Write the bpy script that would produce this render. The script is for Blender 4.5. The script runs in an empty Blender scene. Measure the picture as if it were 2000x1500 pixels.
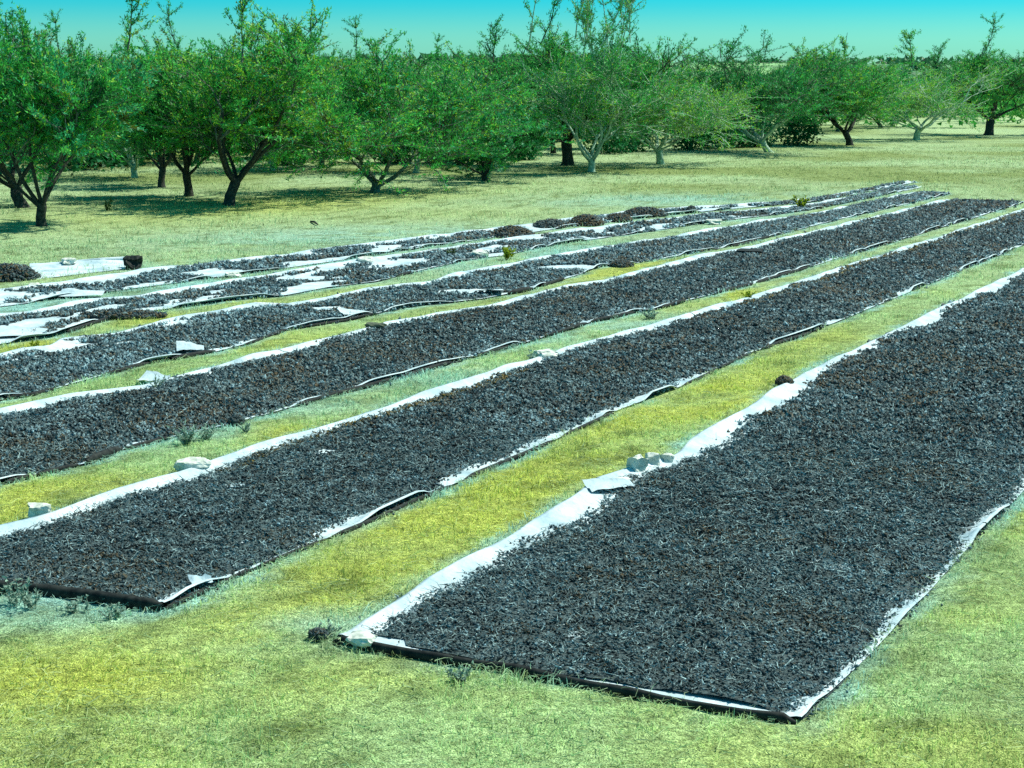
import bpy, bmesh, math, random
import numpy as np
from mathutils import Vector, Matrix

# ------------------------------------------------------------------ camera, sky, sun, exposure
scn = bpy.context.scene
col = scn.collection
rng = np.random.default_rng(11)
random.seed(11)

CAM_H = 3.3            # eye height above the field (standing on a cart)
FPX = 3200.0           # focal length in pixels of the 2000 x 1500 photograph
HORIZON = 170.0
PITCH = math.atan((750 - HORIZON) / FPX)
cam_data = bpy.data.cameras.new("camera")
cam = bpy.data.objects.new("camera", cam_data)
col.objects.link(cam)
cam_data.sensor_width = 36.0
cam_data.lens = 36.0 * FPX / 2000.0
cam_data.clip_start = 0.1
cam_data.clip_end = 9000.0
cam.location = (0, 0, CAM_H)
cam.rotation_euler = (math.pi / 2 - PITCH, 0, 0)
scn.camera = cam

SUN_AZ = math.radians(64)      # from straight ahead towards the right
SUN_EL = math.radians(54)
world = bpy.data.worlds.new("World")
scn.world = world
world.use_nodes = True
nt = world.node_tree
nt.nodes.clear()
sky = nt.nodes.new("ShaderNodeTexSky")
sky.sky_type = 'NISHITA'
sky.sun_disc = False
sky.sun_elevation = SUN_EL
sky.sun_rotation = SUN_AZ
sky.air_density = 1.6
sky.dust_density = 0.6
sky.ozone_density = 3.0
tint = nt.nodes.new("ShaderNodeMix")
tint.data_type = 'RGBA'
tint.blend_type = 'MULTIPLY'
tint.inputs[0].default_value = 1.0
tco = nt.nodes.new("ShaderNodeTexCoord")
sxyz = nt.nodes.new("ShaderNodeSeparateXYZ")
hue = nt.nodes.new("ShaderNodeValToRGB")
hue.color_ramp.interpolation = 'EASE'
for pos, c in ((0.0, (0.66, 1.26, 1.36)), (0.022, (0.30, 1.13, 1.46)), (0.055, (0.03, 0.86, 1.50)), (0.35, (0.08, 0.74, 0.80))):
    e = hue.color_ramp.elements.new(pos)
    e.color = (*[v * 0.6 for v in c], 1)
hue.color_ramp.elements.remove(hue.color_ramp.elements[0])
hue.color_ramp.elements.remove(hue.color_ramp.elements[-1])
nt.links.new(tco.outputs["Generated"], sxyz.inputs[0])
nt.links.new(sxyz.outputs[2], hue.inputs[0])
nt.links.new(hue.outputs[0], tint.inputs[7])
bg = nt.nodes.new("ShaderNodeBackground")
bg.inputs[1].default_value = 0.15
wo = nt.nodes.new("ShaderNodeOutputWorld")
nt.links.new(sky.outputs[0], tint.inputs[6])
nt.links.new(tint.outputs[2], bg.inputs[0])
nt.links.new(bg.outputs[0], wo.inputs[0])

sun_data = bpy.data.lights.new("sun", 'SUN')
sun_data.energy = 4.8
sun_data.angle = math.radians(0.5)
sun_data.color = (1.0, 0.98, 0.88)
sun = bpy.data.objects.new("sun", sun_data)
col.objects.link(sun)
to_sun = Vector((math.sin(SUN_AZ) * math.cos(SUN_EL), math.cos(SUN_AZ) * math.cos(SUN_EL), math.sin(SUN_EL)))
sun.rotation_euler = to_sun.to_track_quat('Z', 'Y').to_euler()
sun.location = (30, 30, 60)

scn.view_settings.view_transform = 'Standard'
scn.view_settings.look = 'None'
scn.view_settings.exposure = 0.5
scn.view_settings.gamma = 1.0
scn.view_settings.use_curve_mapping = False
scn.render.engine = 'CYCLES'
scn.cycles.use_denoising = False
scn.cycles.max_bounces = 6
scn.cycles.diffuse_bounces = 3
scn.cycles.transparent_max_bounces = 4
scn.cycles.sample_clamp_indirect = 4.0

# ------------------------------------------------------------------ survey: photograph sight lines to field coordinates
def ground(px, py, z=0.0):
    """where the sight line through a photograph pixel meets height z"""
    dx, dz = (px - 1000) / FPX, -(py - 750) / FPX
    c, s = math.cos(PITCH), math.sin(PITCH)
    d = (dx, c + dz * s, -s + dz * c)
    t = (z - CAM_H) / d[2]
    return d[0] * t, d[1] * t

ROW = math.radians(28.3)       # heading of the drying rows
RU = np.array([math.sin(ROW), math.cos(ROW)])
RV = np.array([-math.cos(ROW), math.sin(ROW)])

def to_uv(x, y):
    return x * RU[0] + y * RU[1], x * RV[0] + y * RV[1]

def to_xy(u, v):
    return u * RU[0] + v * RV[0], u * RU[1] + v * RV[1]

def uv_of(px, py):
    return to_uv(*ground(px, py))

def in_view(x, y, margin=1.5, far=1e9):
    """keeps points a step around the photographed wedge"""
    half = 1000 / FPX
    return (np.abs(x) < y * half * 1.04 + margin) & (y > 6.3) & (y < far)

# value noise
def _hash(ix, iy, seed):
    h = (ix.astype(np.int64) * 374761393 + iy.astype(np.int64) * 668265263 + seed * 974711) & 0x7fffffff
    h = ((h ^ (h >> 13)) * 1274126177) & 0x7fffffff
    h = ((h ^ (h >> 16)) * 69069) & 0x7fffffff
    return (h & 0xffff) / 65535.0

def noise(x, y, scale=1.0, seed=0, octaves=1):
    x = np.asarray(x, float); y = np.asarray(y, float)
    out = np.zeros(np.broadcast(x, y).shape); amp = 1.0; tot = 0.0
    for o in range(octaves):
        sx, sy = x / scale, y / scale
        ix, iy = np.floor(sx), np.floor(sy)
        fx, fy = sx - ix, sy - iy
        fx = fx * fx * (3 - 2 * fx); fy = fy * fy * (3 - 2 * fy)
        s = seed + o * 17
        a = _hash(ix, iy, s); b = _hash(ix + 1, iy, s); c = _hash(ix, iy + 1, s); d = _hash(ix + 1, iy + 1, s)
        out = out + amp * ((a * (1 - fx) + b * fx) * (1 - fy) + (c * (1 - fx) + d * fx) * fy)
        tot += amp; amp *= 0.5; scale = scale * 0.5
    return out / tot

def sstep(a, b, x):
    t = np.clip((x - a) / (b - a), 0, 1)
    return t * t * (3 - 2 * t)

def lerp3(a, b, t):
    t = np.asarray(t)[..., None]
    return np.asarray(a) * (1 - t) + np.asarray(b) * t

# ------------------------------------------------------------------ materials
def mat_new(name):
    m = bpy.data.materials.new(name)
    m.use_nodes = True
    n = m.node_tree
    n.nodes.clear()
    out = n.nodes.new("ShaderNodeOutputMaterial")
    return m, n, out

def N(n, kind, **kw):
    nd = n.nodes.new(kind)
    for k, v in kw.items():
        setattr(nd, k, v)
    return nd

def attr_node(n):
    a = N(n, "ShaderNodeAttribute")
    a.attribute_name = "tone"
    return a

def mult(n, c1, c2, fac=1.0):
    m = N(n, "ShaderNodeMix", data_type='RGBA', blend_type='MULTIPLY')
    m.inputs[0].default_value = fac
    n.links.new(c1, m.inputs[6])
    if hasattr(c2, "is_linked"):
        n.links.new(c2, m.inputs[7])
    else:
        m.inputs[7].default_value = (*c2, 1)
    return m.outputs[2]

def noise_ramp(n, scale, lo, hi, detail=4, p0=0.35, p1=0.65, coord="Object"):
    tc = N(n, "ShaderNodeTexCoord")
    nz = N(n, "ShaderNodeTexNoise")
    nz.inputs["Scale"].default_value = scale
    nz.inputs["Detail"].default_value = detail
    n.links.new(tc.outputs[coord], nz.inputs["Vector"])
    r = N(n, "ShaderNodeValToRGB")
    r.color_ramp.elements[0].position = p0
    r.color_ramp.elements[1].position = p1
    r.color_ramp.elements[0].color = (*lo, 1)
    r.color_ramp.elements[1].color = (*hi, 1)
    n.links.new(nz.outputs[0], r.inputs[0])
    return nz.outputs[0], r.outputs[0]

def bump(n, height, strength, dist):
    b = N(n, "ShaderNodeBump")
    b.inputs["Strength"].default_value = strength
    b.inputs["Distance"].default_value = dist
    n.links.new(height, b.inputs["Height"])
    return b.outputs[0]

def principled(n, out, rough=0.9, spec=0.2):
    p = N(n, "ShaderNodeBsdfPrincipled")
    p.inputs["Roughness"].default_value = rough
    p.inputs["Specular IOR Level"].default_value = spec
    n.links.new(p.outputs[0], out.inputs[0])
    return p

def leaf_material(name, transl=0.35, rough=0.6, spec=0.25):
    m, n, out = mat_new(name)
    a = attr_node(n)
    p = principled(n, out, rough, spec)
    n.links.new(a.outputs[0], p.inputs["Base Color"])
    t = N(n, "ShaderNodeBsdfTranslucent")
    n.links.new(a.outputs[0], t.inputs[0])
    mx = N(n, "ShaderNodeMixShader")
    mx.inputs[0].default_value = transl
    n.links.new(p.outputs[0], mx.inputs[1])
    n.links.new(t.outputs[0], mx.inputs[2])
    n.links.new(mx.outputs[0], out.inputs[0])
    return m

def rough_material(name, lo, hi, scale, bump_s=0.6, bump_d=0.01, rough=0.9, detail=6, use_attr=False, spec=0.2):
    m, n, out = mat_new(name)
    h, c = noise_ramp(n, scale, lo, hi, detail)
    if use_attr:
        c = mult(n, attr_node(n).outputs[0], c)
    p = principled(n, out, rough, spec)
    n.links.new(c, p.inputs["Base Color"])
    n.links.new(bump(n, h, bump_s, bump_d), p.inputs["Normal"])
    return m

def ground_material():
    m, n, out = mat_new("dry_field")
    h, c = noise_ramp(n, 7.0, (0.74, 0.74, 0.74), (1.25, 1.25, 1.25), 10)
    h2, c2 = noise_ramp(n, 85.0, (0.58, 0.60, 0.55), (1.5, 1.47, 1.42), 6, .36, .62)
    h3, c3 = noise_ramp(n, 26.0, (0.72, 0.74, 0.68), (1.25, 1.25, 1.25), 6, .38, .6)
    p = principled(n, out, 0.95, 0.05)
    n.links.new(mult(n, mult(n, mult(n, attr_node(n).outputs[0], c), c2), c3), p.inputs["Base Color"])
    add = N(n, "ShaderNodeMath", operation='ADD')
    n.links.new(h, add.inputs[0]); n.links.new(h2, add.inputs[1])
    n.links.new(bump(n, add.outputs[0], 0.9, 0.04), p.inputs["Normal"])
    return m
M_GROUND = ground_material()
M_GRASS = leaf_material("dry_grass", 0.5, 0.7, 0.15)
M_LEAF = leaf_material("tree_leaf", 0.36, 0.55, 0.3)
def fruit_material():
    m, n, out = mat_new("drying_fruit")
    h, c = noise_ramp(n, 55, (0.5, 0.5, 0.5), (1.6, 1.6, 1.6), 3, .36, .66)
    p = principled(n, out, 0.7, 0.15)
    n.links.new(mult(n, attr_node(n).outputs[0], c), p.inputs["Base Color"])
    n.links.new(bump(n, h, 0.8, 0.02), p.inputs["Normal"])
    return m
M_FRUIT = fruit_material()
M_BARK_DARK = rough_material("dark_bark", (0.015, 0.02, 0.016), (0.06, 0.065, 0.05), 14, 0.9, 0.03)
M_BARK_PALE = rough_material("pale_bark", (0.18, 0.30, 0.19), (0.42, 0.56, 0.40), 9, 0.8, 0.02)
M_BARK_MID = rough_material("grey_bark", (0.04, 0.06, 0.045), (0.16, 0.2, 0.14), 11, 0.8, 0.02)
M_STONE = rough_material("field_stone", (0.42, 0.46, 0.38), (0.74, 0.76, 0.66), 14, 0.7, 0.012, 0.9)
M_STONE_DARK = rough_material("dark_stone", (0.05, 0.07, 0.05), (0.14, 0.16, 0.1), 14, 0.7, 0.012, 0.9)
M_DARK_AND_SHADE = rough_material("dark_goods_and_rim_shade", (0.006, 0.009, 0.009), (0.03, 0.035, 0.03), 20, 0.5, 0.006, 0.8)  # near-black: paints the shade on sheet rims, also colours the bundle and board
M_HILL = rough_material("scrub_hill", (0.6, 0.6, 0.6), (1.2, 1.2, 1.2), 0.05, 0.2, 0.3, 0.95, 8, True)

def paper_material():
    m, n, out = mat_new("sun_bleached_paper")
    h, c = noise_ramp(n, 2.2, (0.30, 0.43, 0.47), (0.58, 0.68, 0.69), 8, 0.3, 0.6)
    h2, c2 = noise_ramp(n, 26, (0.86, 0.86, 0.82), (1, 1, 1), 4, 0.3, 0.55)
    p = principled(n, out, 0.75, 0.2)
    n.links.new(mult(n, c, c2), p.inputs["Base Color"])
    n.links.new(bump(n, h, 1.0, 0.09), p.inputs["Normal"])
    return m
M_PAPER = paper_material()

# ------------------------------------------------------------------ mesh helpers
def mesh_np(name, V, F, mat, tone=None, smooth=False):
    """F: (n,3) or (n,4) index array"""
    V = np.ascontiguousarray(V, np.float32); F = np.ascontiguousarray(F, np.int32)
    me = bpy.data.meshes.new(name)
    k = F.shape[1]
    me.vertices.add(len(V)); me.vertices.foreach_set("co", V.ravel())
    me.loops.add(F.size); me.loops.foreach_set("vertex_index", F.ravel())
    me.polygons.add(len(F)); me.polygons.foreach_set("loop_start", np.arange(0, F.size, k, dtype=np.int32))
    if smooth:
        me.polygons.foreach_set("use_smooth", np.ones(len(F), bool))
    if tone is not None:
        a = me.attributes.new("tone", 'FLOAT_COLOR', 'POINT')
        t = np.ones((len(V), 4), np.float32); t[:, :3] = tone
        a.data.foreach_set("color", t.ravel())
    me.materials.append(mat)
    me.update(calc_edges=True)
    return me

def obj(name, me, parent=None, loc=None, label=None, cat=None, group=None, kind=None):
    o = bpy.data.objects.new(name, me)
    col.objects.link(o)
    if parent is not None:
        o.parent = parent
    if loc is not None:
        o.location = loc
    tag(o, label, cat, group, kind)
    return o

def tag(o, label=None, cat=None, group=None, kind=None):
    if label: o["label"] = label
    if cat: o["category"] = cat
    if group: o["group"] = group
    if kind: o["kind"] = kind
    return o

def grid_faces(nu, nv):
    i = np.arange(nu - 1)[:, None] * nv + np.arange(nv - 1)[None, :]
    i = i.ravel()
    return np.stack([i, i + nv, i + nv + 1, i + 1], 1)

def rand_rot(n, r=rng):
    q = r.normal(size=(n, 4)); q /= np.linalg.norm(q, axis=1)[:, None]
    w, x, y, z = q.T
    return np.stack([np.stack([1 - 2 * (y * y + z * z), 2 * (x * y - z * w), 2 * (x * z + y * w)], -1),
                     np.stack([2 * (x * y + z * w), 1 - 2 * (x * x + z * z), 2 * (y * z - x * w)], -1),
                     np.stack([2 * (x * z - y * w), 2 * (y * z + x * w), 1 - 2 * (x * x + y * y)], -1)], 1)

OCT_V = np.array([(1, 0, 0), (-1, 0, 0), (0, 1, 0), (0, -1, 0), (0, 0, 1), (0, 0, -1)], float)
OCT_F = np.array([(0, 2, 4), (2, 1, 4), (1, 3, 4), (3, 0, 4), (2, 0, 5), (1, 2, 5), (3, 1, 5), (0, 3, 5)])

def scatter(tv, tf, P, S, R, tones):
    """copies of a template (verts tv, tris tf) at P with scale S (n,3), rotation R"""
    n = len(P)
    V = np.einsum('nij,nkj->nki', R, tv[None] * S[:, None, :]) + P[:, None, :]
    F = tf[None] + (np.arange(n) * len(tv))[:, None, None]
    T = np.repeat(tones, len(tv), axis=0)
    return V.reshape(-1, 3), F.reshape(-1, 3), T

def cat_parts(parts):
    Vs, Fs, Ts = [], [], []; off = 0
    for V, F, T in parts:
        Vs.append(V); Fs.append(F + off); Ts.append(T); off += len(V)
    return np.concatenate(Vs), np.concatenate(Fs), np.concatenate(Ts)

# ------------------------------------------------------------------ the drying rows as surveyed
def edge(pts):
    q = np.array([uv_of(*p) for p in pts])
    q = q[np.argsort(q[:, 0])]
    return q

E6F = edge([(690,1235),(760,1192),(830,1143),(900,1108),(960,1078),(1010,1044),(1060,1016),(1110,985),(1165,944),(1215,930),(1310,900),(1345,870),(1400,835),(1470,795),(1530,758),(1585,727)])
E5N = edge([(317,1191),(418,1146),(486,1115),(700,1029),(904,938),(1087,857),(1213,799),(1318,761),(1466,690),(1581,650)])
E5F = edge([(0,1043),(58,1030),(104,1014),(187,982),(234,966),(346,935),(432,903),(504,878),(704,820),(827,774),(934,740),(1026,712),(1104,684),(1187,663),(1238,649),(1347,617),(1437,591),(1488,575),(1581,546)])
E4N = edge([(0,946),(54,932),(166,906),(238,879),(328,856),(465,826),(557,799),(643,774),(781,739),(876,711),(998,678),(1066,658),(1152,630),(1219,615),(1290,602),(1341,588),(1395,574),(1469,556),(1581,522)])
E4F = edge([(0,810),(140,779),(280,761),(336,742),(490,702),(560,684),(692,652),(784,630),(867,615),(950,602),(1002,587),(1100,563),(1178,554),(1264,527),(1373,502),(1443,490),(1581,457)])
E3N = edge([(0,780),(67,772),(134,751),(196,734),(280,712),(414,689),(490,670),(560,644),(676,627),(735,612),(796,600),(943,584),(1038,566),(1088,550),(1178,521),(1232,516),(1315,502),(1386,489),(1443,479),(1581,443)])
E3F = edge([(0,699),(36,689),(95,682),(120,666),(168,660),(218,655),(308,633),(420,612),(498,597),(557,600),(636,585),(719,567),(827,557),(912,532),(980,524),(1040,510),(1184,484),(1315,465),(1379,452),(1472,436),(1581,421)])
E2N = edge([(0,672),(112,656),(224,619),(266,611),(344,602),(448,588),(560,577),(637,562),(735,550),(802,533),(919,507),(980,500),(1040,487),(1120,473),(1305,447),(1400,432),(1500,421),(1581,411)])
E2F = edge([(0,616),(64,612),(137,595),(260,585),(364,566),(420,555),(560,535),(692,513),(796,498),(888,486),(965,472),(1100,455),(1250,434),(1380,420),(1500,410),(1581,402)])
E1N = edge([(0,600),(140,580),(308,558),(476,535),(560,524),(689,505),(827,484),(965,464),(1080,448),(1220,430),(1347,416),(1456,406),(1581,396)])
E1F = edge([(0,571),(112,557),(280,530),(364,521),(560,500),(612,491),(827,466),(965,447),(1040,439),(1130,428),(1222,415),(1347,407),(1456,401),(1581,391)])

def ev(E, u, wob=0.0, seed=0):
    v = np.interp(u, E[:, 0], E[:, 1])
    # beyond the survey the rows run on straight
    if wob:
        v = v + (noise(u, 0 * u, 1.3, seed, 2) - 0.5) * wob
    return v

u6n, v6n = uv_of(730, 1283)
W6 = float(np.interp(uv_of(1690, 1345)[0], E6F[:, 0], E6F[:, 1]) - uv_of(1690, 1345)[1])
E6N = np.stack([E6F[:, 0], np.full(len(E6F), np.mean(E6F[:, 1]) - W6)], 1)
UEND = 46.0
U5C = uv_of(317, 1191); U5L = uv_of(0, 1153)

# row: far edge, near edge, u start at far edge, u start at near edge, u end
s5 = (U5L[0] - U5C[0]) / (U5L[1] - U5C[1])
e6a, e6b = uv_of(700, 1262), uv_of(1130, 1336)
s6 = (e6b[0] - e6a[0]) / (e6b[1] - e6a[1])
u6f0 = e6a[0] + s6 * (float(E6F[0, 1]) - e6a[1])
ROWS = {
    6: dict(F=E6F, N=E6N, uf=u6f0, un=u6f0 - s6 * W6, ue=34.0),
    5: dict(F=E5F, N=E5N, uf=U5C[0] + s5 * (np.interp(8.0, E5F[:, 0], E5F[:, 1]) - U5C[1]), un=U5C[0], ue=UEND),
    4: dict(F=E4F, N=E4N, uf=3.0, un=3.0, ue=UEND + 3),
    3: dict(F=E3F, N=E3N, uf=6.0, un=6.0, ue=UEND + 6),
    2: dict(F=E2F, N=E2N, uf=9.0, un=9.0, ue=UEND + 9),
    1: dict(F=E1F, N=E1N, uf=10.0, un=10.0, ue=UEND + 12),
}

def row_mask(u, v, grow=0.0):
    """True where a drying row covers the field"""
    m = np.zeros(np.shape(u), bool)
    for k, r in ROWS.items():
        vf, vn = ev(r["F"], u), ev(r["N"], u)
        t = (vf - v) / np.maximum(vf - vn, 0.05)
        us = r["uf"] + (r["un"] - r["uf"]) * t
        m |= (v < vf + grow) & (v > vn - grow) & (u > us - grow) & (u < r["ue"] + grow)
    return m

# ------------------------------------------------------------------ field colour
PALE = np.array((0.31, 0.45, 0.205)); YELLOW = np.array((0.38, 0.42, 0.075)); BLUISH = np.array((0.26, 0.47, 0.42))
OLIVE = np.array((0.10, 0.14, 0.035)); STRAW = np.array((0.26, 0.365, 0.16)); EARTH = np.array((0.15, 0.19, 0.06))

YPATCH = [(65,680,55,18,1),(700,575,90,14,.9),(480,585,80,12,.7),(300,625,80,16,.7),(1225,525,110,22,1),(1460,578,60,14,.9),(1290,600,140,16,.5),(990,500,50,18,.6),
          (1565,400,14,14,1),(25,985,60,45,1),(540,850,80,26,.8),(190,940,110,30,.5),(880,790,120,24,.35),(1330,790,260,90,.8),(1000,970,300,130,.9),(700,1150,300,110,.9),
          (150,1330,280,60,.8),(600,1320,300,60,.5),(560,660,70,18,.5),(850,630,90,16,.5),(300,300,300,20,.3),(560,400,260,30,.5),(1000,400,200,30,.25),(1480,700,120,60,.5)]
BPATCH = [(150,1180,260,40,1),(620,1235,160,50,.9),(880,1150,90,30,.6),(380,850,90,40,.9),(100,600,200,25,1),(420,560,260,22,1),(640,515,200,18,1),(900,490,140,18,.9),(1060,500,180,30,.8),
          (700,460,300,22,.6),(1290,640,160,30,.8),(1180,650,160,30,.6),(870,740,200,30,.6),(640,790,160,26,.6),(1420,430,200,18,.6),(1300,390,300,14,.6),(420,520,260,16,.5)]

def patch_field(x, y, L):
    out = np.zeros(np.shape(x))
    for px, py, rx, ry, s in L:
        cx, cy = ground(px, py)
        ax = rx / FPX * math.hypot(cy, CAM_H)
        y0, y1 = ground(px, py + ry)[1], ground(px, py - ry)[1]
        d = ((x - cx - (y - cy) * 0.54 * (rx > 100)) / ax) ** 2 + ((y - cy) / ((y1 - y0) / 2)) ** 2
        out = np.maximum(out, s * np.exp(-d * 0.9))
    return out

def field_tone(x, y):
    n1 = noise(x, y, 1.6, 3, 3); n2 = noise(x, y, 0.5, 9, 3); n3 = noise(x, y, 6.0, 5, 2)
    c = lerp3(PALE, STRAW, sstep(0.35, 0.65, n1))
    c = lerp3(c, (0.33, 0.42, 0.25), sstep(20, 34, y) * .55)
    far = sstep(38, 60, y)
    c = lerp3(c, EARTH * 1.25, far * sstep(0.4, 0.75, n3) * 0.8)
    c = lerp3(c, YELLOW, (1 - sstep(18, 34, y)) * (0.05 + 0.42 * sstep(.38, .66, noise(x, y, 1.1, 15, 3))))
    c = lerp3(c, YELLOW, np.clip(patch_field(x, y, YPATCH) * sstep(0.1, 0.5, n2 * 0.6 + n1 * 0.4) * 1.2, 0, .85))
    u, v = to_uv(x, y)
    fringe = row_mask(u, v, .14) * (0.25 + 0.6 * sstep(.35, .65, noise(x, y, .6, 33, 2)))
    c = lerp3(c, BLUISH, fringe)
    c = lerp3(c, BLUISH, np.clip(patch_field(x, y, BPATCH) * sstep(0.2, 0.55, n2 * 0.5 + n1 * 0.5) * 1.1, 0, 1))
    c = lerp3(c, OLIVE, sstep(0.55, 0.75, noise(x, y, .22, 27, 3)) * 0.65)
    return c

# ------------------------------------------------------------------ ground
def build_ground():
    xs = np.concatenate([-np.geomspace(16, 3000, 40)[::-1], np.arange(-15.7, 24, 0.24), np.geomspace(26.2, 3000, 40)])
    ys = np.concatenate([[-200, -60, -20, -5, 0, 3], np.arange(5, 40, 0.24), np.arange(40, 110, 0.6), np.geomspace(111, 6000, 50)])
    X, Y = np.meshgrid(xs, ys, indexing='ij')
    near = 1 - sstep(60, 120, np.abs(Y)) * 1.0
    Z = ((noise(X, Y, 0.5, 21, 3) - 0.5) * 0.035 + (noise(X, Y, 3.0, 22, 2) - 0.5) * 0.03) * near
    u, v = to_uv(X, Y)
    Z = np.where(row_mask(u, v, 0.05), np.minimum(Z, 0) * 0.3 - 0.012, Z)
    tone = field_tone(X.ravel(), Y.ravel())
    me = mesh_np("ground", np.stack([X, Y, Z], -1).reshape(-1, 3), grid_faces(len(xs), len(ys)), M_GROUND, tone, True)
    obj("ground", me, label="dry straw coloured field of short grass and bare soil", kind="structure")
build_ground()

def build_hill():
    xs = np.linspace(-700, 1100, 120); ys = np.linspace(260, 1500, 60)
    X, Y = np.meshgrid(xs, ys, indexing='ij')
    ridge = np.exp(-((Y - 620) / 220) ** 2)
    H = ridge * (8.5 + 8 * noise(X, Y, 260, 41, 3)) * (0.75 + 0.25 * sstep(-300, 100, X)) + (noise(X, Y, 60, 44, 2) - 0.5) * 3 * ridge
    Z = H * sstep(270, 420, Y) - 0.6
    htone = lerp3((0.06, 0.20, 0.07), (0.15, 0.30, 0.12), noise(X, Y, 90, 48, 3))
    htone = lerp3(htone, (0.26, 0.46, 0.18), sstep(.25, .1, np.abs(X / Y - .135) * 6) * (Y < 560))
    me = mesh_np("hill", np.stack([X, Y, Z], -1).reshape(-1, 3), grid_faces(len(xs), len(ys)), M_HILL, htone.reshape(-1, 3), True)
    obj("hill", me, label="low scrubby hill on the horizon behind the orchard", kind="structure")
    # scrub on it: far-off mass
    n = 4200
    x = rng.uniform(-450, 700, n); y = rng.uniform(300, 900, n)
    ii = np.clip(((x + 700) / 1800 * 119).astype(int), 0, 119); jj = np.clip(((y - 260) / 1240 * 59).astype(int), 0, 59)
    z = Z[ii, jj]
    keep = (noise(x, y, 70, 47, 2) > 0.42) & ~((np.abs(x / y - .135) < .03) & (y < 560))
    x, y, z = x[keep], y[keep], z[keep]
    parts = []
    for k in range(14):
        s = rng.uniform(0.8, 2.0, len(x))
        P = np.stack([x + rng.normal(0, 1.3, len(x)), y + rng.normal(0, 1.3, len(x)), z + rng.uniform(0.2, 2.6, len(x))], 1)
        tone = lerp3((0.03, 0.13, 0.05), (0.10, 0.26, 0.11), rng.random(len(x)))
        tv = np.array([(-1, 0, -.6), (1, 0, -.5), (0.2, 0.3, .9)])
        parts.append(scatter(tv, np.array([[0, 1, 2]]), P, np.stack([s, s, s], 1) * 0.8, rand_rot(len(x)), tone))
    V, F, T = cat_parts(parts)
    obj("hill_scrub", mesh_np("hill_scrub", V, F, M_LEAF, T), label="distant scrub bushes covering the low hill", cat="scrub", kind="stuff")
build_hill()

# ------------------------------------------------------------------ drying sheets
# bare spots in the fruit, where the paper shows: px, py, half width, half height
BARE = [(1110,524,70,7),(905,571,60,6),(1010,447,70,10),(1290,425,60,7),(600,515,60,6),(1210,424,30,5),(640,605,40,6),(860,480,60,5),(160,578,34,7),(430,551,26,5),(240,672,16,5),
        (630,885,22,4),(465,952,20,4),(478,1063,14,5),(350,1080,22,3),(1400,440,40,5),(1110,450,90,8),(700,508,60,6),(1020,468,60,6),(1330,418,50,6),(1180,440,50,5)]

V2MID = float(np.mean(E2N[:, 1])) - .9
def bare_mask(x, y):
    m = np.zeros(np.shape(x))
    for px, py, rx, ry in BARE:
        cx, cy = ground(px, py)
        ax = rx / FPX * math.hypot(cy, CAM_H)
        dy = (ground(px, py - ry)[1] - ground(px, py + ry)[1]) / 2
        m = np.maximum(m, 1 - (((x - cx) - (y - cy) * 0.3) / ax) ** 2 - ((y - cy) / dy) ** 2)
    u, v = to_uv(x, y)
    messy = sstep(.55, .68, noise(u * .45, v, 0.5, 71, 3)) * (v > V2MID) * .9 - .02
    return np.maximum(m, messy)

def row_pt(r, s, t, seed):
    """s in 0..1 along, t in 0 (far edge) .. 1 (near edge); wandering edges"""
    us = r["uf"] + (r["un"] - r["uf"]) * t
    u = us + (r["ue"] - us) * s
    vf = ev(r["F"], u, 0.05, seed); vn = ev(r["N"], u, 0.05, seed + 5)
    return u, vf + (vn - vf) * t

def margins(k, u):
    """bare paper width at far edge and near edge, metres"""
    base = {6: .18, 5: .115, 4: .15, 3: .13, 2: .17, 1: .17}[k]
    f = base * (0.05 + 1.5 * sstep(0.3, 0.72, noise(u, 0 * u, 1.1, 60 + k, 3)))
    if k == 6:
        f = f + 0.16 * np.exp(-((u - uv_of(1180, 965)[0]) / 0.6) ** 2)
    n = -0.01 + (0.09 if k == 6 else 0.12 if k > 2 else 0.3) * sstep(0.55, 0.8, noise(u, 0 * u, 0.9 if k > 2 else 2.0, 80 + k, 2))
    return f, n

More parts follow.
